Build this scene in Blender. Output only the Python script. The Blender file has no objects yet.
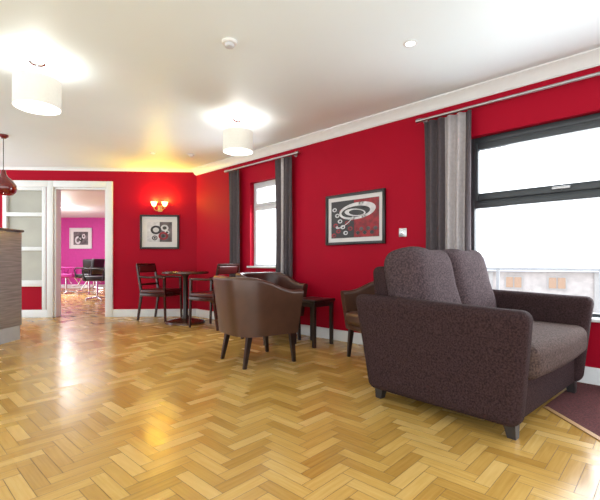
import bpy, bmesh, math, random
from mathutils import Matrix, Vector, Euler
random.seed(7)
S = bpy.context.scene
COL = S.collection
S.view_settings.view_transform = 'Standard'
rad = math.radians

# ------------------------------------------------------------ materials
def newmat(name):
    m = bpy.data.materials.new(name); m.use_nodes = True
    nt = m.node_tree
    return m, nt, nt.nodes['Principled BSDF']

def mat(name, c, rough=0.5, metal=0.0, var=0.08, scale=12, bump=0.0, bscale=200, coat=0, emis=None, es=0, spec=None, sheen=0, detail=4):
    m, nt, b = newmat(name)
    L = nt.links
    tc = nt.nodes.new('ShaderNodeTexCoord')
    n = nt.nodes.new('ShaderNodeTexNoise'); n.inputs['Scale'].default_value = scale
    n.inputs['Detail'].default_value = detail
    L.new(tc.outputs['Object'], n.inputs['Vector'])
    r = nt.nodes.new('ShaderNodeValToRGB')
    r.color_ramp.elements[0].position = .3; r.color_ramp.elements[1].position = .7
    r.color_ramp.elements[0].color = tuple(max(0, x*(1-var)) for x in c)+(1,)
    r.color_ramp.elements[1].color = tuple(min(1, x*(1+var)) for x in c)+(1,)
    L.new(n.outputs['Fac'], r.inputs['Fac']); L.new(r.outputs['Color'], b.inputs['Base Color'])
    b.inputs['Roughness'].default_value = rough
    b.inputs['Metallic'].default_value = metal
    b.inputs['Coat Weight'].default_value = coat
    b.inputs['Sheen Weight'].default_value = sheen
    if spec is not None: b.inputs['Specular IOR Level'].default_value = spec
    if emis:
        b.inputs['Emission Color'].default_value = emis+(1,)
        b.inputs['Emission Strength'].default_value = es
    if bump:
        n2 = nt.nodes.new('ShaderNodeTexNoise'); n2.inputs['Scale'].default_value = bscale
        L.new(tc.outputs['Object'], n2.inputs['Vector'])
        bp = nt.nodes.new('ShaderNodeBump'); bp.inputs['Strength'].default_value = bump; bp.inputs['Distance'].default_value = .005
        L.new(n2.outputs['Fac'], bp.inputs['Height']); L.new(bp.outputs['Normal'], b.inputs['Normal'])
    return m

def woodmat(name, c1, c2, rough=.4, sc=(1.5, 14, 14), axis_scale=3, coat=0):
    m, nt, b = newmat(name); L = nt.links
    tc = nt.nodes.new('ShaderNodeTexCoord'); mp = nt.nodes.new('ShaderNodeMapping')
    mp.inputs['Scale'].default_value = sc
    n = nt.nodes.new('ShaderNodeTexNoise'); n.inputs['Scale'].default_value = axis_scale; n.inputs['Detail'].default_value = 6
    r = nt.nodes.new('ShaderNodeValToRGB')
    r.color_ramp.elements[0].position = .3; r.color_ramp.elements[1].position = .7
    r.color_ramp.elements[0].color = c1+(1,); r.color_ramp.elements[1].color = c2+(1,)
    L.new(tc.outputs['Object'], mp.inputs['Vector']); L.new(mp.outputs['Vector'], n.inputs['Vector'])
    L.new(n.outputs['Fac'], r.inputs['Fac']); L.new(r.outputs['Color'], b.inputs['Base Color'])
    b.inputs['Roughness'].default_value = rough; b.inputs['Coat Weight'].default_value = coat
    return m

def parquetmat():
    m, nt, b = newmat('parquet_oak'); L = nt.links
    uv = nt.nodes.new('ShaderNodeUVMap'); uv.uv_map = 'UVMap'
    at = nt.nodes.new('ShaderNodeAttribute'); at.attribute_name = 'tone'
    mp = nt.nodes.new('ShaderNodeMapping'); mp.inputs['Scale'].default_value = (2.2, 28, 1)
    L.new(uv.outputs['UV'], mp.inputs['Vector'])
    n = nt.nodes.new('ShaderNodeTexNoise'); n.inputs['Scale'].default_value = 2.5; n.inputs['Detail'].default_value = 6
    L.new(mp.outputs['Vector'], n.inputs['Vector'])
    r = nt.nodes.new('ShaderNodeValToRGB')
    cr = r.color_ramp
    cr.elements[0].position = 0; cr.elements[0].color = (.25, .115, .018, 1)
    cr.elements[1].position = 1; cr.elements[1].color = (.80, .56, .22, 1)
    e = cr.elements.new(.3); e.color = (.46, .255, .055, 1)
    e = cr.elements.new(.6); e.color = (.62, .38, .10, 1)
    ma = nt.nodes.new('ShaderNodeMath'); ma.operation = 'MULTIPLY_ADD'
    ma.inputs[1].default_value = .46; L.new(n.outputs['Fac'], ma.inputs[0])
    mb = nt.nodes.new('ShaderNodeMath'); mb.operation = 'MULTIPLY_ADD'; mb.inputs[1].default_value = .48; mb.inputs[2].default_value = .06
    L.new(at.outputs['Fac'], mb.inputs[0]); L.new(mb.outputs[0], ma.inputs[2])
    L.new(ma.outputs[0], r.inputs['Fac']); L.new(r.outputs['Color'], b.inputs['Base Color'])
    tr = nt.nodes.new('ShaderNodeMath'); tr.operation = 'MULTIPLY_ADD'; tr.inputs[1].default_value = .12; tr.inputs[2].default_value = .17
    L.new(at.outputs['Fac'], tr.inputs[0]); L.new(tr.outputs[0], b.inputs['Roughness'])
    return m

def glassmat():
    m, nt, b = newmat('window_glass'); L = nt.links
    out = nt.nodes['Material Output']
    t = nt.nodes.new('ShaderNodeBsdfTransparent'); g = nt.nodes.new('ShaderNodeBsdfGlossy')
    g.inputs['Roughness'].default_value = .02
    fr = nt.nodes.new('ShaderNodeMath'); fr.operation = 'MULTIPLY'; fr.inputs[1].default_value = .6
    lw = nt.nodes.new('ShaderNodeLayerWeight'); lw.inputs['Blend'].default_value = .12
    L.new(lw.outputs['Facing'], fr.inputs[0])
    mx = nt.nodes.new('ShaderNodeMixShader')
    L.new(fr.outputs[0], mx.inputs[0]); L.new(t.outputs[0], mx.inputs[1]); L.new(g.outputs[0], mx.inputs[2])
    L.new(mx.outputs[0], out.inputs['Surface'])
    return m

def fabricshade(name, c, es):
    m, nt, b = newmat(name); L = nt.links
    out = nt.nodes['Material Output']
    tl = nt.nodes.new('ShaderNodeBsdfTranslucent'); tl.inputs['Color'].default_value = tuple(x*.55 for x in c)+(1,)
    df = nt.nodes.new('ShaderNodeBsdfDiffuse')
    tc = nt.nodes.new('ShaderNodeTexCoord'); w = nt.nodes.new('ShaderNodeTexNoise'); w.inputs['Scale'].default_value = 60
    r = nt.nodes.new('ShaderNodeValToRGB'); r.color_ramp.elements[0].color = tuple(x*.92 for x in c)+(1,); r.color_ramp.elements[1].color = c+(1,)
    L.new(tc.outputs['Object'], w.inputs['Vector']); L.new(w.outputs['Fac'], r.inputs['Fac']); L.new(r.outputs['Color'], df.inputs['Color'])
    mx = nt.nodes.new('ShaderNodeMixShader'); mx.inputs[0].default_value = .10
    L.new(df.outputs[0], mx.inputs[1]); L.new(tl.outputs[0], mx.inputs[2])
    em = nt.nodes.new('ShaderNodeEmission'); em.inputs['Color'].default_value = c+(1,); em.inputs['Strength'].default_value = es
    ad = nt.nodes.new('ShaderNodeAddShader'); L.new(mx.outputs[0], ad.inputs[0]); L.new(em.outputs[0], ad.inputs[1])
    L.new(ad.outputs[0], out.inputs['Surface'])
    return m

M_RED = mat('wall_paint_crimson', (.36, .0012, .017), .6, var=.04, scale=2, bump=.05, bscale=300, spec=.12)
M_WHITE = mat('white_gloss_paint', (.76, .78, .78), .4, var=.02)
M_CEIL = mat('ceiling_paint', (.84, .94, .97), .5, var=.015, scale=1.5)
M_PINK = mat('wall_paint_magenta', (.52, .035, .28), .6, var=.04)
M_FLOOR = parquetmat()
M_JOINT = mat('parquet_joint', (.13, .07, .025), .6)
M_GLASS = glassmat()
M_ANTH = mat('anthracite_frame', (.035, .042, .048), .4, var=.05)
M_LGREY = mat('pale_grey_frame', (.6, .62, .64), .4, var=.03)
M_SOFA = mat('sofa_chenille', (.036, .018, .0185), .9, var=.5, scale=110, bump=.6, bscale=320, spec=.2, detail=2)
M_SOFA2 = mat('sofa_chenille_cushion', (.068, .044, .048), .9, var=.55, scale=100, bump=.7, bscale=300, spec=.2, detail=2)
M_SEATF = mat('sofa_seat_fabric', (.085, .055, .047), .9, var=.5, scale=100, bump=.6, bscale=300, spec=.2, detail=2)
M_LEATH = mat('brown_leather', (.074, .033, .020), .30, var=.15, scale=9, bump=.12, bscale=150)
M_LEATH2 = mat('dark_brown_leather', (.055, .019, .013), .33, var=.12, scale=9, bump=.12, bscale=150)
M_WENGE = woodmat('wenge_wood', (.010, .005, .004), (.024, .010, .008), .3, (14, 14, 1.5))
M_TABLE = woodmat('mahogany_wood', (.026, .006, .004), (.065, .017, .011), .22, (3, 18, 18))
M_TTOP = woodmat('brown_table_wood', (.05, .018, .010), (.11, .042, .022), .2, (3, 18, 18))
M_SEATRED = mat('burgundy_leatherette', (.07, .008, .008), .35)
M_CURT1 = mat('curtain_charcoal', (.07, .055, .06), .8, var=.15, scale=40)
M_CURT2 = mat('curtain_silver', (.42, .385, .385), .7, var=.1, scale=40)
M_STEEL = mat('brushed_steel', (.45, .45, .46), .3, metal=1, var=.05)
M_CHROME = mat('chrome', (.7, .7, .72), .12, metal=1, var=.02)
M_BRASS = mat('antique_brass', (.5, .33, .12), .3, metal=1, var=.05)
M_BLACK = mat('black_lacquer', (.008, .007, .007), .3)
M_MOUNT = mat('white_mount_card', (.66, .64, .63), .6, var=.02)
M_CARPET = mat('maroon_carpet', (.105, .024, .024), .95, var=.45, scale=90, bump=.8, bscale=300)
M_STRIP = woodmat('oak_threshold', (.40, .22, .08), (.55, .33, .14), .4, (14, 1.5, 14))
M_COUNTER = woodmat('grey_driftwood_laminate', (.14, .13, .13), (.30, .28, .275), .35, (1.2, 1.2, 22), 3)
M_CTOP = mat('counter_top_grey_brown', (.09, .08, .075), .3)
M_PLINTH = mat('brushed_plinth', (.45, .48, .51), .35, metal=.2)
M_SHADE = fabricshade('cream_fabric_shade', (.84, .83, .76), .14)
M_BULB = mat('lit_bulb', (1, 1, 1), .4, emis=(1, .95, .85), es=12)
M_WARM = mat('amber_glass_shade', (.9, .6, .2), .4, emis=(1, .70, .24), es=5)
M_BURG = mat('burgundy_enamel', (.16, .006, .006), .10, coat=1)
M_PLAST = mat('white_plastic', (.8, .8, .78), .4, var=.01)
M_GREYGL = mat('obscured_glass', (.36, .35, .29), .12, var=.12, scale=2)
M_FEET = mat('dark_wood_foot', (.03, .026, .026), .4)
M_REND=mat('pale_render',(.42,.39,.37),.8,var=.08)

# ------------------------------------------------------------ mesh builder
class MB:
    def __init__(s): s.v=[]; s.f=[]; s.m=[]
    def add(s, verts, faces, mi=0):
        o=len(s.v); s.v+= [Vector(p) for p in verts]
        for f in faces: s.f.append([i+o for i in f]); s.m.append(mi)
        return s
    def box(s, size, loc=(0,0,0), rot=(0,0,0), bev=0, seg=2, cuts=(0,0,0), fn=None, mi=0):
        bm=bmesh.new(); bmesh.ops.create_cube(bm, size=1)
        for v in bm.verts: v.co=Vector((v.co.x*size[0], v.co.y*size[1], v.co.z*size[2]))
        if bev>0: bmesh.ops.bevel(bm, geom=bm.edges[:]+bm.verts[:], offset=min(bev,min(size)*.49), segments=seg, affect='EDGES', profile=.5)
        for ax in range(3):
            for k in range(cuts[ax]):
                p=[0,0,0]; p[ax]=size[ax]*((k+1)/(cuts[ax]+1)-.5)
                nn=[0,0,0]; nn[ax]=1
                bmesh.ops.bisect_plane(bm, geom=bm.verts[:]+bm.edges[:]+bm.faces[:], plane_co=p, plane_no=nn)
        if fn:
            for v in bm.verts: v.co=Vector(fn(v.co))
        M=Matrix.Translation(loc)@Euler(rot).to_matrix().to_4x4()
        bm.verts.index_update()
        s.add([M@v.co for v in bm.verts],[[v.index for v in f.verts] for f in bm.faces],mi); bm.free(); return s
    def cyl(s,p1,p2,r1,r2=None,n=20,mi=0,cap=True):
        if r2 is None: r2=r1
        p1=Vector(p1);p2=Vector(p2); d=(p2-p1).normalized()
        q=d.to_track_quat('Z','X').to_matrix(); V=[];F=[]
        for p,r in((p1,r1),(p2,r2)):
            for i in range(n):
                a=2*math.pi*i/n; V.append(p+q@Vector((r*math.cos(a),r*math.sin(a),0)))
        for i in range(n): F.append([i,(i+1)%n,n+(i+1)%n,n+i])
        if cap: F.append(list(range(n))[::-1]); F.append(list(range(n,2*n)))
        return s.add(V,F,mi)
    def sqleg(s,p1,p2,a,b,mi=0):
        p1=Vector(p1);p2=Vector(p2);V=[]
        for p,r in((p1,a/2),(p2,b/2)):
            for x,y in((-1,-1),(1,-1),(1,1),(-1,1)): V.append(p+Vector((x*r,y*r,0)))
        F=[[0,1,2,3][::1],[7,6,5,4][::-1]]+[[i,(i+1)%4,4+(i+1)%4,4+i] for i in range(4)]
        return s.add(V,F,mi)
    def lathe(s,prof,n=32,loc=(0,0,0),mi=0):
        V=[];F=[];loc=Vector(loc)
        for r,z in prof:
            for i in range(n):
                a=2*math.pi*i/n; V.append(loc+Vector((r*math.cos(a),r*math.sin(a),z)))
        for k in range(len(prof)-1):
            for i in range(n): F.append([k*n+i,k*n+(i+1)%n,(k+1)*n+(i+1)%n,(k+1)*n+i])
        return s.add(V,F,mi)
    def tube(s,pts,r,n=10,mi=0):
        pts=[Vector(p) for p in pts];V=[];F=[]
        for i,p in enumerate(pts):
            d=(pts[min(i+1,len(pts)-1)]-pts[max(i-1,0)]).normalized()
            up=Vector((0,0,1)) if abs(d.z)<.95 else Vector((1,0,0))
            a=d.cross(up).normalized(); b=a.cross(d)
            for k in range(n):
                t=2*math.pi*k/n; V.append(p+(a*math.cos(t)+b*math.sin(t))*r)
        for i in range(len(pts)-1):
            for k in range(n): F.append([i*n+k,i*n+(k+1)%n,(i+1)*n+(k+1)%n,(i+1)*n+k])
        F.append(list(range(n))[::-1]); F.append([(len(pts)-1)*n+k for k in range(n)])
        return s.add(V,F,mi)
    def puff(s,size,loc=(0,0,0),rot=(0,0,0),p=4,N=14,mi=0,fn=None):
        V=[];F=[];M=Matrix.Translation(loc)@Euler(rot).to_matrix().to_4x4()
        for side in(1,-1):
            base=len(V)
            for i in range(N+1):
                for j in range(N+1):
                    u=math.sin((i/N-.5)*math.pi);w=math.sin((j/N-.5)*math.pi)
                    th=(max(0,1-abs(u)**p)*max(0,1-abs(w)**p))**.5
                    pin=1-.03*(1-abs(w))*abs(u)**3; pin2=1-.03*(1-abs(u))*abs(w)**3
                    cr=1-.05*(abs(u)*abs(w))**6
                    c=Vector((u*size[0]/2*pin*cr, side*(th*size[1]/2+.004), w*size[2]/2*pin2*cr))
                    if fn: c=Vector(fn(c))
                    V.append(M@c)
            for i in range(N):
                for j in range(N):
                    q=[base+i*(N+1)+j,base+(i+1)*(N+1)+j,base+(i+1)*(N+1)+j+1,base+i*(N+1)+j+1]
                    F.append(q if side==-1 else q[::-1])
        n1=(N+1)**2
        ring=[i*(N+1) for i in range(N+1)]+[N*(N+1)+j for j in range(1,N+1)]+[i*(N+1)+N for i in range(N-1,-1,-1)]+[j for j in range(N-1,0,-1)]
        for k in range(len(ring)):
            a=ring[k];b=ring[(k+1)%len(ring)]
            F.append([a,b,b+n1,a+n1])
        return s.add(V,F,mi)
    def obj(s,name,mats,parent=None,loc=(0,0,0),rotz=0,rot=None,ang=38,kind=None,label=None,scale=1):
        me=bpy.data.meshes.new(name); me.from_pydata([tuple(v*scale) for v in s.v],[],s.f)
        if not isinstance(mats,(list,tuple)): mats=[mats]
        for m in mats: me.materials.append(m)
        me.polygons.foreach_set('material_index',s.m)
        bm=bmesh.new(); bm.from_mesh(me); bmesh.ops.recalc_face_normals(bm,faces=bm.faces[:]); bm.to_mesh(me); bm.free()
        me.polygons.foreach_set('use_smooth',[True]*len(me.polygons))
        me.set_sharp_from_angle(angle=rad(ang))
        o=bpy.data.objects.new(name,me); COL.objects.link(o)
        o.location=loc; o.rotation_euler=rot if rot else (0,0,rotz)
        if parent: o.parent=parent
        if kind: o['kind']=kind
        if label: o['label']=label
        return o

def root(name,label,cat,loc,rotz=0,group=None):
    e=bpy.data.objects.new(name,None); COL.objects.link(e); e.empty_display_size=.1
    e.location=loc; e.rotation_euler=(0,0,rotz); e['label']=label; e['category']=cat
    if group: e['group']=group
    return e
def tag(o,label,cat,group=None):
    o['label']=label;o['category']=cat
    if group:o['group']=group
    return o
def light(name,typ,loc,power,color=(1,1,1),size=.1,rot=None,parent=None):
    l=bpy.data.lights.new(name,typ); l.energy=power; l.color=color
    if typ=='AREA': l.size=size
    else: l.shadow_soft_size=size
    o=bpy.data.objects.new(name,l); COL.objects.link(o); o.location=loc
    if rot:o.rotation_euler=rot
    if parent:o.parent=parent
    return o

# ------------------------------------------------------------ room frames
CH=2.38
A=Vector((-1.68,6.5,0)); WA=math.atan2(-.689,.724); BA=rad(3.37)
u=Vector((math.cos(WA),math.sin(WA),0))
n=Vector((math.sin(WA),-math.cos(WA),0))   # inward normal
def W(s,d,z=0): p=A+u*s+n*d; return Vector((p.x,p.y,z))
bx=Vector((math.cos(BA),math.sin(BA),0)); bn=Vector((math.sin(BA),-math.cos(BA),0))
def Bk(t,d,z=0): p=A-bx*t+bn*d; return Vector((p.x,p.y,z))

def wallrects(mb,x0,x1,y0,y1,z0,z1,holes,mi=0):
    xs=x0
    for (hx0,hx1,hz0,hz1) in sorted(holes):
        if hx0>xs: mb.box((hx0-xs,y1-y0,z1-z0),((xs+hx0)/2,(y0+y1)/2,(z0+z1)/2),mi=mi)
        if hz0>z0: mb.box((hx1-hx0,y1-y0,hz0-z0),((hx0+hx1)/2,(y0+y1)/2,(z0+hz0)/2),mi=mi)
        if hz1<z1: mb.box((hx1-hx0,y1-y0,z1-hz1),((hx0+hx1)/2,(y0+y1)/2,(z1+hz1)/2),mi=mi)
        xs=hx1
    if xs<x1: mb.box((x1-xs,y1-y0,z1-z0),((xs+x1)/2,(y0+y1)/2,(z0+z1)/2),mi=mi)

W1=(1.36,2.06,.80,1.98); W2=(4.33,6.75,.45,1.97)
mb=MB(); wallrects(mb,0,8.2,0,.13,0,CH,[W1,W2]); wallrects(mb,0,8.2,.13,.24,0,CH,[W1,W2],mi=1)
mb.obj('wall_right',[M_RED,M_REND],loc=A,rotz=WA,kind='structure')
D=(-2.24,-1.42,0,2.07); SC=(-3.02,-2.36,.0,2.07)
mb=MB(); wallrects(mb,-3.75,.1,0,.15,0,CH,[D,SC]); mb.obj('wall_back',M_RED,loc=A,rotz=BA,kind='structure')

def polyslab(name,pts,z0,z1,m):
    k=len(pts); V=[(p[0],p[1],z0) for p in pts]+[(p[0],p[1],z1) for p in pts]
    F=[list(range(k))[::-1],list(range(k,2*k))]+[[i,(i+1)%k,k+(i+1)%k,k+i] for i in range(k)]
    return MB().add(V,F).obj(name,m,kind='structure')
E=W(8.2,-.2); C0=W(-.0,-.2); LB=Bk(3.75,-.13)
outline=[(-5.42,-2.2),(E.x,-2.2),(E.x,E.y),(C0.x,C0.y),(LB.x,LB.y)]
polyslab('ceiling',outline,CH,CH+.12,M_CEIL)

# herringbone floor, one mesh
def herring():
    w=.061;N=4;V=[];F=[];tone=[];uvs=[];ang=rad(45+2)
    ca,sa=math.cos(ang),math.sin(ang);g=.0010
    def inside(x,y):
        if y<6.55+ (x+1.68)*.0587 and y>-2.2 and -5.4<x<5:
            rel=Vector((x,y,0))-A
            return rel.dot(n)>-.12
        if -10<x<-2.9 and 6.5<=y<13.6: return True
        return False
    def blk(x0,y0,x1,y1,hor):
        cx=(x0+x1)/2*w;cy=(y0+y1)/2*w
        X=cx*ca-cy*sa;Y=cx*sa+cy*ca
        if not inside(X,Y+3): return
        o=len(V)
        for (a,b) in((x0*w+g,y0*w+g),(x1*w-g,y0*w+g),(x1*w-g,y1*w-g),(x0*w+g,y1*w-g)):
            V.append((a*ca-b*sa,a*sa+b*ca+3,0))
        F.append([o,o+1,o+2,o+3]); t=random.random(); tone.append(t)
        ox=random.random()*50;oy=random.random()*50
        L=N*w
        if hor: uvs.extend([(ox,oy),(ox+L,oy),(ox+L,oy+w),(ox,oy+w)])
        else: uvs.extend([(ox,oy),(ox,oy+w),(ox+L,oy+w),(ox+L,oy)])
    R=260
    for i in range(-R,R):
        for k in range(-48,49):
            o=2*N*k
            if abs(i*w)+abs((i+o)*w)>32: continue
            blk(i,i+o,i+N,i+1+o,True)
            blk(i+N,i+1-N+o,i+N+1,i+1+o,False)
    nb=len(F)
    for poly in (outline, [(-10,6.45),(-2.8,6.45),(-2.8,13.6),(-10,13.6)]):
        o=len(V)
        for p in poly: V.append((p[0],p[1],-.0012))
        F.append(list(range(o,o+len(poly)))); tone.append(0); uvs.extend([(0,0)]*len(poly))
    me=bpy.data.meshes.new('floor'); me.from_pydata(V,[],F)
    me.materials.append(M_FLOOR); me.materials.append(M_JOINT)
    for i,p in enumerate(me.polygons): p.material_index=0 if i<nb else 1
    uvl=me.uv_layers.new(name='UVMap')
    uvl.data.foreach_set('uv',[c for q in uvs for c in q])
    at=me.attributes.new('tone','FLOAT','FACE'); at.data.foreach_set('value',tone)
    ob=bpy.data.objects.new('floor',me); COL.objects.link(ob); ob['kind']='structure'
herring()

# cornice & skirting
def profile_run(name,prof,x0,x1,loc,rotz,m,skip=()):
    mb=MB();xs=x0
    segs=[]
    for a,b in sorted(skip):
        segs.append((xs,a));xs=b
    segs.append((xs,x1))
    for a,b in segs:
        k=len(prof);V=[(a,p[0],p[1]) for p in prof]+[(b,p[0],p[1]) for p in prof]
        F=[list(range(k)),list(range(k,2*k))[::-1]]+[[i,(i+1)%k,k+(i+1)%k,k+i] for i in range(k)]
        mb.add(V,F)
    return mb.obj(name,m,loc=loc,rotz=rotz,kind='structure')
corn=[(0,CH),(-.085,CH),(-.085,CH-.010),(-.07,CH-.022),(-.048,CH-.042),(-.028,CH-.07),(-.018,CH-.088),(-.010,CH-.088),(-.010,CH-.096),(0,CH-.096)]
profile_run('trim_1',corn,-.03,8.1,A,WA,M_WHITE)
corn2=[(y*.35,CH-(CH-z)*.45) for y,z in corn]
profile_run('trim_2',corn2,-3.65,0,A,BA,M_WHITE)
sk=[(0,0.001),(-.02,.001),(-.02,.10),(-.012,.118),(0,.12)]
profile_run('baseboard_right',sk,0,8.1,A,WA,M_WHITE)
profile_run('baseboard_back',sk,-3.65,0,A,BA,M_WHITE,skip=[(-2.33,-1.33)])

# door casing
mb=MB()
cw=.10
mb.box((cw,.03,2.07+cw),(-1.42+cw/2,-.015,(2.07+cw)/2),bev=.006)
mb.box((cw,.03,2.07+cw),(-2.24-cw/2,-.015,(2.07+cw)/2),bev=.006)
mb.box((.82,.03,cw),(-1.83,-.0155,2.07+cw/2),bev=.006)
mb.box((.03,.15,2.07),(-1.435,.075,1.035));mb.box((.03,.15,2.07),(-2.225,.075,1.035));mb.box((.82,.15,.03),(-1.83,.075,2.055))
mb.obj('door_1',M_WHITE,loc=A,rotz=BA,kind='structure')
# glazed side screen
r=MB()
x0,x1=-3.02,-2.36
for x in(x0+.03,x1-.03): r.box((.06,.09,2.07),(x,.03,1.035),bev=.004)
for z,h in((2.045,.05),(1.635,.06),(1.09,.06),(.54,.10),(.06,.12)): r.box((x1-x0-.12,.09,h),((x0+x1)/2,.03,z),bev=.004)
wf=r.obj('window_3',M_WHITE,loc=A,rotz=BA,kind='structure')
for z0,z1 in((1.665,2.02),(1.12,1.605),(.59,1.06)):
    MB().box((x1-x0-.12,.01,z1-z0),((x0+x1)/2,.04,(z0+z1)/2)).obj('pane',M_GREYGL,parent=wf)
MB().box((x1-x0-.12,.02,.37),((x0+x1)/2,.04,.305)).obj('panel',M_RED,parent=wf)
MB().box((.78,.03,.10),(-2.71,-.017,2.12),bev=.006).obj('trim_3',M_WHITE,loc=A,rotz=BA,kind='structure')

# windows
def window(name,w,frame,openz,fr=.06,mull=(),tr=.06,sv=.038,ss=.03):
    x0,x1,z0,z1=w; y=.10;t=.06
    mb=MB()
    for x in(x0+fr/2,x1-fr/2): mb.box((fr,t,z1-z0),(x,y,(z0+z1)/2),bev=.004)
    for z in(z0+fr/2,z1-fr/2): mb.box((x1-x0-2*fr,t,fr),((x0+x1)/2,y,z),bev=.004)
    mb.box((x1-x0-2*fr,t,tr),((x0+x1)/2,y,openz),bev=.004)
    for m in mull: mb.box((fr,t*.98,z1-z0-2*fr),(m,y,(z0+z1)/2),bev=.004)
    o=mb.obj(name,frame,loc=A,rotz=WA,kind='structure')
    edges=[x0+fr]+[v for m in mull for v in(m-fr/2,m+fr/2)]+[x1-fr]
    for i in range(0,len(edges),2):
        a,b=edges[i],edges[i+1]; c,d=openz+tr/2,z1-fr
        q=MB()
        for x in(a+ss/2,b-ss/2): q.box((ss,.05,d-c),(x,y-.02,(c+d)/2),bev=.006)
        for z in(c+sv/2,d-sv/2): q.box((b-a-2*ss,.05,sv),((a+b)/2,y-.02,z),bev=.006)
        sash=q.obj('sash',frame,parent=o)
        h=MB(); h.box((.12,.018,.02),((a+b)/2,y-.075,c+sv/2),bev=.004); h.cyl(((a+b)/2,y-.045,c+sv/2),((a+b)/2,y-.068,c+sv/2),.011)
        h.obj('handle',M_STEEL,parent=sash)
        MB().box((b-a-2*ss,.008,d-c-2*sv),((a+b)/2,y,(c+d)/2)).obj('pane',M_GLASS,parent=o)
        MB().box((b-a,.008,openz-tr/2-z0-fr),((a+b)/2,y,(z0+fr+openz-tr/2)/2)).obj('pane',M_GLASS,parent=o)
    MB().box((x1-x0+.06,.12,.025),((x0+x1)/2,.02,z0+.0125),bev=.006).obj('window_sill',M_WHITE,parent=o)
window('window_1',W1,M_LGREY,1.62,.05)
window('window_2',W2,M_ANTH,1.385,.05,mull=(5.72,),tr=.065,sv=.06,ss=.035)

# ------------------------------------------------------------ curtains
def curtain(s0,s1,zt,mats,split,label,amp=.03,folds=4,cat='curtain',group=None):
    mb=MB();N=folds*12;K=10
    V=[];F=[];mi=[]
    wid=s1-s0
    for i in range(N+1):
        t=i/N
        for k in range(K+1):
            q=k/K
            x=wid*t-wid/2
            y=amp*math.sin(t*folds*2*math.pi+.3*math.sin(q*3))*(.55+.45*q)+.006*math.sin(t*30+q*5)
            V.append((x*(1-.05*math.sin(q*math.pi)),y,zt*(1-q)+.02*q))
    for i in range(N):
        for k in range(K):
            F.append([i*(K+1)+k,(i+1)*(K+1)+k,(i+1)*(K+1)+k+1,i*(K+1)+k+1])
            mi.append(0 if not split else (1 if split[0]<(i/N)<split[1] else 0))
    mb.v=[Vector(v) for v in V];mb.f=F;mb.m=mi
    p=W((s0+s1)/2,.075)
    o=mb.obj('curtain',mats,loc=p,rotz=WA,ang=80)
    so=o.modifiers.new('thickness','SOLIDIFY'); so.thickness=.004
    return tag(o,label,cat,group)
curtain(.97,1.22,2.18,[M_CURT1],None,'charcoal full-length curtain bunched beside the narrow window',folds=3)
curtain(1.95,2.26,2.18,[M_CURT1,M_CURT2],(.30,.50),'charcoal curtain with silver stripe beside the framed picture',folds=4)
curtain(3.98,4.41,2.176,[M_CURT1,M_CURT2],(.42,.86),'charcoal and silver striped full-length curtain at the wide window',folds=5,amp=.03)
def rod(s0,s1,z,label):
    r=root('curtain_rod',label,'curtain rod',W((s0+s1)/2,.075,z),WA)
    h=(s1-s0)/2
    MB().cyl((-h,0,0),(h,0,0),.012).obj('pole',M_STEEL,parent=r)
    for x in(-h,h): MB().cyl((x-.03,0,0),(x+.03,0,0),.018).obj('finial',M_STEEL,parent=r)
    for x in(-h+.03,h-.08):
        MB().tube([(x,.0,-.0),(x,.07,0)],.008).cyl((x,.062,0),(x,.074,0),.022).obj('bracket',M_STEEL,parent=r)
rod(.91,2.34,2.2,'short brushed steel curtain rod above the narrow window')
rod(3.93,6.95,2.2,'long brushed steel curtain rod above the wide window')

# ------------------------------------------------------------ pictures
M_P1=mat('print_grey',(.10,.08,.085),.5,var=.7,scale=9)
M_P2=mat('print_red',(.25,.006,.014),.5,var=.5,scale=18)
M_P3=mat('print_silver',(.58,.57,.58),.4,var=.2,scale=16)
M_P4=mat('print_black',(.015,.012,.013),.4)
def ell(mb,cx,cz,a,b,y,mi,hole=0,rot=0,N=36,sx=0,sz=0,arc=(0,1)):
    V=[];F=[]
    for i in range(N+1):
        t=2*math.pi*(arc[0]+(arc[1]-arc[0])*i/N)
        for k in(1,hole if hole else 0):
            x=a*k*math.cos(t)+(sx if k!=1 else 0);z=b*k*math.sin(t)+(sz if k!=1 else 0)
            V.append((cx+x*math.cos(rot)-z*math.sin(rot),y,cz+x*math.sin(rot)+z*math.cos(rot)))
    for i in range(N):
        j=(i+1)
        F.append([2*i,2*j,2*j+1,2*i+1] if hole else [2*i,2*j,2*i+1])
    mb.add(V,F,mi)
def picture(label,w,h,loc,rotz,art,fw=.03,mount=.07,fm=M_BLACK):
    r=root('framed_picture',label,'picture',loc,rotz)
    mb=MB()
    for x in(-w/2+fw/2,w/2-fw/2): mb.box((fw,.03,h),(x,-.016,0),bev=.004)
    for z in(-h/2+fw/2,h/2-fw/2): mb.box((w-2*fw,.0295,fw),(0,-.016,z),bev=.004)
    mb.obj('frame',fm,parent=r)
    MB().box((w-2*fw,.006,h-2*fw),(0,-.008,0)).obj('mount',M_MOUNT,parent=r)
    pw,ph=w-2*fw-2*mount,h-2*fw-2*mount
    p=MB(); p.box((pw,.002,ph),(0,-.0125,0),mi=0)
    art(p,pw,ph); p.obj('print',[M_P1,M_P2,M_P3,M_P4],parent=r)
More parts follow.
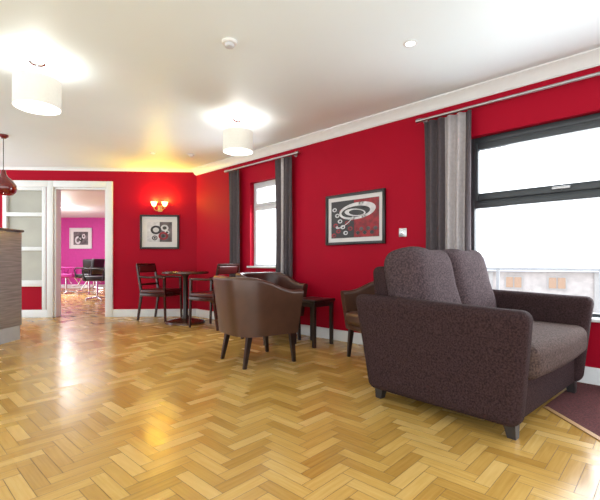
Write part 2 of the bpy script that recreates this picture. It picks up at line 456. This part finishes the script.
def art1(p,w,h):
    y=-.014
    p.box((w*.5,.001,h*.98),(-w*.245,y,0),mi=3)
    p.box((w*.5,.001,h*.98),(w*.245,y,0),mi=1)
    for i in range(14): ell(p,-w*.44+(i*.618%1)*w*.42,-h*.42+(i/14)*h*.75,w*.05,h*.055,y-.0006-i*.00003,(1,2,1)[i%3],hole=.5,sx=.003)
    for i in range(6): ell(p,w*.08+i*w*.07,-h*.38+(i%2)*h*.10,w*.04,h*.05,y-.0006-i*.00003,(3,0)[i%2])
    ell(p,w*.06,h*.20,w*.38,h*.22,y-.0018,2,rot=.08)
    ell(p,w*.03,h*.18,w*.30,h*.145,y-.002,3,rot=.05)
    ell(p,w*.02,h*.16,w*.22,h*.10,y-.0022,2,hole=.72,rot=-.1,sx=w*.03)
    ell(p,-w*.20,-h*.06,w*.22,h*.10,y-.0026,2,hole=.8,rot=.5,arc=(.45,.95))
def art2(p,w,h):
    y=-.014
    p.box((w*.5,.001,h),(-w*.25,y,0),mi=2)
    for cx,cz,a,m in((-.15,.1,.22,3),(.2,.2,.16,2),(.15,-.2,.2,1),(-.2,-.3,.12,0),(.3,-.02,.1,2)):
        ell(p,cx*w,cz*h,a*w,a*h,y-.001-a*.002,m,hole=.55)
        ell(p,cx*w,cz*h,a*w*.4,a*h*.4,y-.0012-a*.002,3 if m!=3 else 2)
def art3(p,w,h):
    for i in range(3): ell(p,(i-1)*w*.2,(i-1)*h*.15,w*(.2-.04*i),h*(.3-.06*i),-.014-.0003*i,3 if i%2 else 2,hole=.5)
picture('black framed red and silver abstract print on crimson wall',.78,.56,W(3.14,0.001,1.35),WA,art1,mount=.045)
picture('black framed grey abstract print below the wall lamp',.62,.55,Bk(.585,0.001,1.365),BA,art2,mount=.085)

# switch
r=root('light_switch','brushed steel wall switch plate on crimson wall','switch',W(3.72,0.001,1.17),WA)
MB().box((.085,.008,.085),(0,-.004,0),bev=.003).obj('plate',M_STEEL,parent=r)
MB().box((.02,.008,.035),(0,-.010,0),bev=.002).obj('rocker',M_CHROME,parent=r)

# ------------------------------------------------------------ ceiling items
def pendant(x,y,label):
    r=root('pendant_lamp',label,'lamp',(x,y,CH),0,'drum pendant lamps')
    MB().lathe([(0,0),(.055,0),(.055,-.012),(.035,-.024),(.0,-.024)]).obj('ceiling_rose',M_CHROME,parent=r)
    MB().cyl((0,0,-.02),(0,0,-.16),.006).cyl((0,0,-.16),(0,0,-.21),.016).obj('stem',M_CHROME,parent=r)
    s=MB().lathe([(.155,-.345),(.155,-.14),(.153,-.14),(.153,-.345),(.155,-.345)],48)
    sh=s.obj('lamp_shade',M_SHADE,parent=r)
    k=MB()
    for a in range(3): 
        t=a*2.094; k.cyl((0,0,-.165),(.153*math.cos(t),.153*math.sin(t),-.158),.002,n=6)
    k.obj('shade_ring',M_CHROME,parent=r)
    MB().lathe([(0,-.205),(.02,-.215),(.032,-.25),(.02,-.28),(0,-.29)],20).obj('bulb',M_BULB,parent=r)
    light('pendant_light','POINT',(0,0,-.20),11,(1,.98,.93),.08,parent=r)
pendant(-1.97,3.0,'cream drum pendant lamp, switched on, near the bar counter')
pendant(-.65,4.2,'cream drum pendant lamp, switched on, near the wall')
# burgundy pendant
r=root('bar_pendant_lamp','glossy burgundy onion shaped pendant over the counter','lamp',(-3.50,4.72,CH))
MB().lathe([(0,0),(.05,0),(.05,-.02),(.02,-.045),(0,-.045)],24).obj('ceiling_rose',M_BURG,parent=r)
MB().cyl((0,0,-.04),(0,0,-.42),.004,n=8).obj('cord',M_BLACK,parent=r)
MB().lathe([(0,-.41),(.022,-.415),(.028,-.46),(.045,-.49),(.09,-.53),(.128,-.59),(.135,-.63),(.12,-.68),(.10,-.70),(.095,-.70),(.12,-.66),(.125,-.62),(.08,-.54),(0,-.50)],40).obj('lamp_shade',M_BURG,parent=r)
MB().lathe([(0,-.62),(.03,-.63),(.035,-.66),(0,-.69)],16).obj('bulb',M_BULB,parent=r)
# smoke detector
r=root('smoke_detector','round white plastic smoke detector on the ceiling','smoke detector',(-.48,2.72,CH))
MB().lathe([(0,0),(.05,0),(.05,-.013),(.044,-.018),(0,-.018)]).obj('base',M_PLAST,parent=r)
MB().lathe([(.03,-.018),(.034,-.026),(.03,-.038),(.018,-.043),(0,-.043)]).obj('sensor_head',M_LGREY,parent=r)
def downlight(x,y,es,group,label):
    r=root('recessed_downlight',label,'downlight',(x,y,CH),0,group)
    MB().lathe([(.032,-.001),(.045,0),(.047,-.004),(.032,-.008),(.032,-.001)],28).obj('bezel',M_WHITE,parent=r)
    m=mat('downlight_lens',(.9,.9,.9),.3,emis=(1,.97,.9),es=es)
    MB().lathe([(0,-.003),(.032,-.003)],24).obj('lens',m,parent=r)
downlight(.755,2.74,6,'ceiling downlights','small round lit downlight recessed in ceiling')
downlight(-2.02,5.5,.6,'ceiling downlights','small round downlight with faintly glowing lens recessed near magenta doorway wall')  # lens material given a weak emission of its own
r=root('ceiling_sensor','small white motion sensor on the ceiling','sensor',(-1.52,5.6,CH))
MB().lathe([(0,0),(.04,0),(.04,-.012),(.02,-.03),(0,-.035)],24).obj('sensor_dome',M_PLAST,parent=r)

# sconce
r=root('wall_lamp','brass twin-arm wall lamp glowing amber above picture','wall lamp',Bk(.58,0,1.74),BA)
MB().box((.07,.015,.10),(0,-.009,0),bev=.006,seg=3).cyl((0,-.016,0),(0,-.05,0),.012).obj('backplate',M_BRASS,parent=r)
for sx in(-1,1):
    pts=[(sx*(.0+.085*t), -.05-.03*math.sin(t*math.pi), -.045*math.sin(t*math.pi)+.01*t) for t in[i/10 for i in range(11)]]
    MB().tube(pts,.005,8).cyl((sx*.085,-.05,.0),(sx*.085,-.05,.03),.012).obj('arm',M_BRASS,parent=r)
    MB().lathe([(.014,.03),(.03,.045),(.042,.075),(.05,.105),(.048,.105),(.038,.075),(.026,.047),(.0,.035)],24,(sx*.085,-.05,0)).obj('lamp_shade',M_WARM,parent=r)
    # strongly yellow bulb: the crimson paint reflects it as amber
    light('sconce_light','POINT',(sx*.085,-.07,.13),11,(1,.78,.06),.04,parent=r)

# ------------------------------------------------------------ bar counter
r=root('bar_counter','grey wood laminate bar counter with matching top','counter',(-3.17,4.60,0))
MB().box((1.35,2.2,1.06),(-.69,-1.12,.69),bev=.004).obj('body',M_COUNTER,parent=r)
MB().box((1.40,2.24,.025),(-.70,-1.12,1.2325),bev=.004).obj('countertop',M_CTOP,parent=r)
MB().box((1.33,2.17,.16),(-.69,-1.12,.08)).obj('plinth',M_PLINTH,parent=r)

# ------------------------------------------------------------ tub armchairs
def tub(label,loc,rotz,leather,group='leather tub armchairs',sc=.96):
    r=root('tub_armchair',label,'armchair',loc,rotz,group)
    path=[]
    hw=.275;yf=.30;yb=-.04;rb=.24
    for i in range(9): path.append((hw,yf+(yb-yf)*i/8))
    for i in range(1,28):
        t=math.pi*i/28;cx=math.cos(t);sy=math.sin(t)
        path.append((hw*(abs(cx)**.58)*(1 if cx>0 else -1), yb-rb*(sy**.58)))
    for i in range(9): path.append((-hw,yb+(yf-yb)*i/8))
    V=[];F=[];K=0
    np_=len(path)
    for i,(x,y) in enumerate(path):
        a=path[max(0,i-1)];b=path[min(np_-1,i+1)]
        d=Vector((b[0]-a[0],b[1]-a[1],0)).normalized(); nr=Vector((d.y,-d.x,0))
        if nr.dot(Vector((x,y+.02,0)))<0: nr=-nr
        q=min(1,max(0,(.22-y)/.44)); q=q*q*(3-2*q)
        top=.665+.125*q
        zb=.275
        sec=[]
        th=.036
        def fl(z): return .035*((z-zb)/.5)
        for z in(zb,zb+(top-zb)*.33,zb+(top-zb)*.66,top-.035): sec.append((-th+fl(z),z))
        for k in range(1,7):
            t=math.pi*k/7; sec.append((-math.cos(t)*th*1.05+fl(top-.03),top-.035+math.sin(t)*.035))
        for z in(top-.035,zb+(top-zb)*.66,zb+(top-zb)*.33,zb): sec.append((th+fl(z),z))
        K=len(sec)
        for o,z in sec:
            yy=y
            if y>.12: yy=y-(top-z)*.14*(y-.12)/.18
            if y<-.1: yy=y-.03*((z-zb)/.5)
            p=Vector((x,yy,0))+nr*o; V.append((p.x,p.y,z))
    for i in range(np_-1):
        for k in range(K): F.append([i*K+k,i*K+(k+1)%K,(i+1)*K+(k+1)%K,(i+1)*K+k])
    F.append(list(range(K)));F.append([(np_-1)*K+k for k in range(K)][::-1])
    MB().add(V,F).obj('backrest_shell',leather,parent=r,ang=60,scale=sc)
    MB().box((.50,.50,.06),(0,.02,.31),bev=.02,seg=3).obj('seat_frame',leather,parent=r,scale=sc)
    MB().box((.47,.53,.12),(0,.045,.40),bev=.045,seg=4,cuts=(3,3,0),fn=lambda c:(c.x,c.y,c.z+(.02*(1-(c.x/.24)**2)*(1-(c.y/.27)**2) if c.z>0 else 0))).obj('seat_cushion',leather,parent=r,scale=sc)
    for x,y,dx,dy in((.24,.22,.005,.03),(-.24,.22,-.005,.03),(.21,-.19,.02,-.06),(-.21,-.19,-.02,-.06)):
        MB().sqleg((x,y,.30),(x+dx,y+dy,0),.046,.028).obj('leg',M_WENGE,parent=r,scale=sc)
    return r
t1=tub('brown leather tub armchair with dark tapered legs, by side table',(-.385,3.60,0),rad(-55),M_LEATH)
t2=tub('dark brown leather tub armchair beside the curtain, against the wall',(-.34,4.55,0),rad(-140),M_LEATH2)
t3=tub('brown leather tub armchair partly hidden by the sofa',(.75,3.60,0),rad(112),M_LEATH,sc=.92)

# side table
r=root('side_table','small square black wooden side table by the wall','table',(.14,4.30,0),WA)
MB().box((.34,.34,.03),(0,0,.475),bev=.004).obj('table_top',M_WENGE,parent=r)
MB().box((.29,.29,.05),(0,0,.437)).obj('apron',M_WENGE,parent=r)
for x in(-.14,.14):
    for y in(-.14,.14): MB().sqleg((x,y,.46),(x,y,0),.036,.03).obj('leg',M_WENGE,parent=r)

# bistro table
r=root('bistro_table','round dark wood pedestal table between two chairs','table',(-1.66,5.80,0))
MB().lathe([(0,.710),(.32,.710),(.33,.718),(.33,.738),(.32,.745),(0,.745)],48).obj('table_top',M_TTOP,parent=r)
MB().lathe([(0,.715),(.12,.71),(.05,.69),(.035,.66),(.035,.12),(.06,.06),(0,.06)],28).obj('pedestal',M_WENGE,parent=r)
MB().lathe([(0,.07),(.08,.07),(.20,.045),(.27,.03),(.28,.015),(.28,0),(0,0)],40).obj('pedestal_base',M_TTOP,parent=r)

def bistro(label,loc,rotz):
    r=root('dining_chair',label,'chair',loc,rotz,'dark wooden dining chairs')
    MB().box((.44,.43,.06),(0,0,.44),bev=.022,seg=3).obj('seat',M_SEATRED,parent=r)
    MB().box((.45,.44,.045),(0,0,.39),bev=.004).obj('seat_frame',M_TABLE,parent=r)
    for x in(-.20,.20):
        MB().sqleg((x,.20,.635),(x,.22,0),.032,.024).obj('leg',M_TABLE,parent=r)
        MB().sqleg((x,-.20,.42),(x,-.27,0),.034,.024).obj('leg',M_TABLE,parent=r)
        MB().tube([(x,.22,.645),(x*1.05,.1,.652),(x*1.05,-.08,.65),(x,-.245,.66)],.016,8).obj('armrest',M_TABLE,parent=r)
    b=MB()
    for x in(-.20,.20): b.sqleg((x,-.20,.41),(x,-.285,.84),.034,.026)
    b.box((.42,.024,.03),(0,-.285,.845),rot=(.18,0,0),bev=.008)
    b.box((.38,.018,.03),(0,-.225,.54),rot=(.18,0,0),bev=.004)
    b.obj('backrest',M_TABLE,parent=r)
    MB().box((.37,.03,.11),(0,-.268,.775),rot=(.18,0,0),bev=.012,seg=3).obj('back_pad',M_SEATRED,parent=r)
    return r
bistro('dark wooden chair with burgundy seat, beneath the framed picture',(-2.12,6.12,0),rad(-108))
bistro('dark wooden armchair with burgundy seat beside the curtain',(-1.19,5.44,0),rad(60))

# ------------------------------------------------------------ sofa
fd=Vector((.672,-.741,0)).normalized()
ld=Vector((fd.y*-1,fd.x,0))
ang=math.atan2(fd.y,fd.x)-math.pi/2
r=root('sofa','two-seat dark brown chenille sofa beside the wide window','sofa',(0,0,0),ang)
Lh=1.22
foot=Vector((1.05,1.96,0)); back=foot-fd*.84
cen=(foot+back)/2+ld*(Lh/2-.05)
r.location=(cen.x,cen.y,0)
lx=Vector((math.cos(ang),math.sin(ang),0)); near=-1 if lx.dot(ld)>0 else 1
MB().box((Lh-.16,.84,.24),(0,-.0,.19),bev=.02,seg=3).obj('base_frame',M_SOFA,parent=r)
for sgn in(near,-near):
    def fn(c,s=sgn):
        q=max(0,(c.z+.295)/.59)
        x=c.x+s*.04*q**1.5
        y=c.y
        if c.y>0: y=c.y+.06*q
        else: y=c.y-.09*q*min(1,-c.y/.43)
        x+=s*.012*max(0,1-(c.y/.45)**2)*math.sin(q*math.pi)*(1 if c.x*s>0 else 0)
        return (x,y,c.z+.012*math.sin(max(-1,min(1,c.y/.45))*1.5)*-q)
    MB().box((.13,.90,.59),(sgn*(Lh/2-.06),0,.365),bev=.05,seg=7,cuts=(0,6,5),fn=fn).obj('armrest',M_SOFA,parent=r,ang=60)
def bfn(c): return (c.x,c.y-.06*((c.z+.36)/.72),c.z)
MB().box((Lh-.20,.15,.74),(0,-.365,.48),bev=.045,seg=5,cuts=(3,0,4),fn=bfn).obj('backrest',M_SOFA,parent=r,ang=60)
cw2=Lh-.23
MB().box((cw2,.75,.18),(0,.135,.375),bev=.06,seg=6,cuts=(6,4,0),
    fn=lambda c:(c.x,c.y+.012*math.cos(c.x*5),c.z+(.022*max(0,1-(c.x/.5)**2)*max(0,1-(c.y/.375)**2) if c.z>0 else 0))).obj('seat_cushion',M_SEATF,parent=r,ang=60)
cwid=(Lh-.22)/2
def slump(c):
    q=max(0,c.z/.28)
    return (c.x, c.y*(1+.2*(-c.z/.28 if c.z<0 else 0)), c.z-.012*q*(abs(c.x)/.3)**2+.008*math.sin(c.x*17))
for sx in(-1,1):
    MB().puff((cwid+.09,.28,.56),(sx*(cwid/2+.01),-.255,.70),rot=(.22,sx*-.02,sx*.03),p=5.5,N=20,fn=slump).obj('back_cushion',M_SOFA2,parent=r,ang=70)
for x in(-Lh/2+.09,Lh/2-.09):
    for y in(-.40,.39): MB().sqleg((x,y,.08),(x,y+(.01 if y>0 else -.01),0),.062,.042).obj('foot',M_FEET,parent=r)

# carpet by the window
a=W(8.0,.03);b=W(5.15,.03)
cp=[(1.50,-1.8),(4.2,-1.8),(a.x,a.y),(b.x,b.y),(1.47,2.42)]
k=len(cp)
MB().add([(p[0],p[1],.0002) for p in cp]+[(p[0],p[1],.003) for p in cp],[list(range(k))[::-1],list(range(k,2*k))]+[[i,(i+1)%k,k+(i+1)%k,k+i] for i in range(k)]).obj('floor_carpet',M_CARPET,kind='structure')
MB().box((.03,4.2,.006),(1.485,.32,.003)).obj('trim_4',M_STRIP,kind='structure')

# ------------------------------------------------------------ adjoining room
polyslab('ceiling_adjoining',[(-10,6.66),(-2.7,6.66),(-2.7,13.6),(-10,13.6)],CH,CH+.1,M_CEIL)
MB().box((7.3,.15,CH),(-6.35,13.6,CH/2)).obj('wall_far',M_PINK,kind='structure')
MB().box((.15,7,CH),(-2.75,10.1,CH/2)).obj('wall_far_right',M_PINK,kind='structure')
mb=MB(); wallrects(mb,0,7.1,0,.15,0,CH,[(1.2,2.6,.7,2.1),(3.2,5.6,.7,2.1)])
mb.obj('wall_far_left',M_PINK,loc=(-9.2,6.5,0),rotz=rad(90),kind='structure')
MB().box((6.2,.02,.12),(-6.05,13.51,.06)).obj('baseboard_far',M_WHITE,kind='structure')
picture('small framed print on magenta wall of adjoining room',.75,.7,(-7.40,13.515,1.68),0,art3,mount=.1,fm=M_LGREY)
light('adjoining_room_light','AREA',(-6.6,10,2.34),130,(.95,.97,1),2.5)
light('adjoining_fill_light','POINT',(-6.6,11.0,1.9),45,(.9,.96,1),.3)  # added fill below the ceiling to whiten it; no fixture hangs here
r=root('ceiling_light_panel','square lit ceiling light panel in adjoining room','ceiling light',(-6.7,10.6,CH))
MB().box((.6,.6,.02),(0,0,-.011),bev=.004).obj('panel_frame',M_PLAST,parent=r)
MB().box((.54,.54,.004),(0,0,-.024)).obj('diffuser',M_BULB,parent=r)
M_SAL=mat('black_vinyl',(.02,.018,.022),.3)
M_SALP=mat('magenta_vinyl',(.38,.01,.20),.35)
def salon(label,loc,rotz,m):
    r=root('salon_chair',label,'salon chair',loc,rotz,'salon chairs')
    MB().box((.50,.48,.11),(0,0,.50),bev=.035,seg=3).obj('seat',m,parent=r)
    MB().box((.46,.09,.42),(0,-.26,.76),rot=(.15,0,0),bev=.035,seg=3).obj('backrest',m,parent=r)
    for x in(-.27,.27):
        MB().tube([(x,-.2,.48),(x,-.22,.68),(x,-.1,.72),(x,.18,.72),(x,.22,.66),(x,.18,.47)],.018,8).obj('armrest',m,parent=r)
    MB().cyl((0,0,.05),(0,0,.45),.03).obj('gas_lift',M_CHROME,parent=r)
    b=MB()
    for i in range(5):
        t=i*2*math.pi/5; b.tube([(0,0,.07),(.28*math.cos(t),.28*math.sin(t),.03)],.02,8); b.cyl((.28*math.cos(t),.28*math.sin(t),0),(.28*math.cos(t),.28*math.sin(t),.04),.02)
    b.obj('star_base',M_CHROME,parent=r)
    b2=MB().box((.3,.05,.015),(0,.38,.22),bev=.004).tube([(0,.2,.46),(0,.34,.24)],.012,8)
    b2.obj('footrest',M_CHROME,parent=r)
salon('black salon chair on chrome star base by the doorway',(-4.72,9.3,0),rad(100),M_SAL)
salon('black salon chair on chrome base in adjoining room',(-5.75,10.9,0),rad(80),M_SAL)
salon('magenta salon chair by the magenta wall',(-6.55,11.2,0),rad(-70),M_SALP)
salon('magenta salon chair beside another magenta chair',(-7.55,12.5,0),rad(-70),M_SALP)
salon('black salon chair against the magenta wall',(-6.6,12.8,0),rad(10),M_SAL)

# ------------------------------------------------------------ outside
M_ROOF=mat('pale_roof_tile',(.50,.48,.48),.8,var=.12)
M_BRICK=mat('pale_brick',(.50,.44,.41),.8,var=.12,scale=3)
M_BWIN=mat('brown_window_frame',(.42,.26,.17),.5)
M_GRND=mat('pale_paving',(.5,.5,.49),.9)
MB().box((90,60,.1),(38,44,-3.3)).obj('ground',M_GRND,kind='structure')
r=root('house_terrace','pale brick terrace with brown windows across the street','building',(19,29,-3.25),rad(-28))
MB().box((30,7,3.5),(0,0,1.75),mi=0).box((.25,.3,3.5),(-4.5,-3.5,1.75),mi=1).box((.25,.3,3.5),(1.5,-3.5,1.75),mi=1).obj('facade',[M_BRICK,M_REND],parent=r)
MB().add([(-15.3,-3.9,3.5),(15.3,-3.9,3.5),(15.3,3.9,3.5),(-15.3,3.9,3.5),(-15.3,0,4.5),(15.3,0,4.5)],[[0,1,5,4],[2,3,4,5],[0,4,3],[1,2,5],[0,3,2,1]]).obj('roof',M_ROOF,parent=r)
for i,x in enumerate((-11.5,-8.5,-5.9,-3.1,-.6,2.9,5.2,8.6,11.4)):
    w=MB(); w.box((1.1,.1,.9),(x,-3.52,2.75)); w.obj('window_frame',M_REND,parent=r)
    MB().box((.42,.04,.7),(x-.25,-3.59,2.75)).box((.42,.04,.7),(x+.25,-3.59,2.75)).obj('window_glass',M_BWIN,parent=r)
M_RAIL=mat('pale_grey_railing',(.40,.41,.43),.4)
r=root('balcony_railing','pale grey metal balcony railing outside the wide window','railing',W(5.6,-1.5,-.1),WA)
for z in(.90,.12): MB().box((5,.025,.025),(0,0,z)).obj('rail',M_RAIL,parent=r)
for i in range(6): MB().box((.03,.03,1.0),(-2.45+i*.98,0,.40)).obj('post',M_RAIL,parent=r)
MB().box((5.4,1.4,.12),(0,.0,-.16)).obj('deck',M_REND,parent=r)

# ------------------------------------------------------------ world + lights
w=bpy.data.worlds.new('world'); S.world=w; w.use_nodes=True
nt=w.node_tree; bg=nt.nodes['Background']; bg.inputs['Strength'].default_value=3.15
tc=nt.nodes.new('ShaderNodeTexCoord'); sp=nt.nodes.new('ShaderNodeSeparateXYZ'); rp=nt.nodes.new('ShaderNodeValToRGB')
rp.color_ramp.elements[0].position=.0; rp.color_ramp.elements[0].color=(.95,.98,1,1)
rp.color_ramp.elements[1].position=.8; rp.color_ramp.elements[1].color=(.72,.84,1,1)
nt.links.new(tc.outputs['Generated'],sp.inputs[0]); nt.links.new(sp.outputs['Z'],rp.inputs['Fac']); nt.links.new(rp.outputs['Color'],bg.inputs['Color'])
# daylight through the two windows
for s,z,sx,pw in((5.6,1.2,2.2,115),(1.7,1.4,.7,40)):
    p=W(s,-.45,z); l=light('daylight','AREA',p,pw,(.92,.96,1),sx); 
    l.rotation_euler=Vector((n.x,n.y,.05)).to_track_quat('-Z','Y').to_euler()

# ------------------------------------------------------------ camera
cd=bpy.data.cameras.new('camera'); cam=bpy.data.objects.new('camera',cd); COL.objects.link(cam)
cam.location=(0,0,.88); cam.rotation_euler=(rad(90),0,0)
cd.sensor_width=36; cd.lens=24; cd.shift_y=.02; cd.clip_start=.05
S.camera=cam
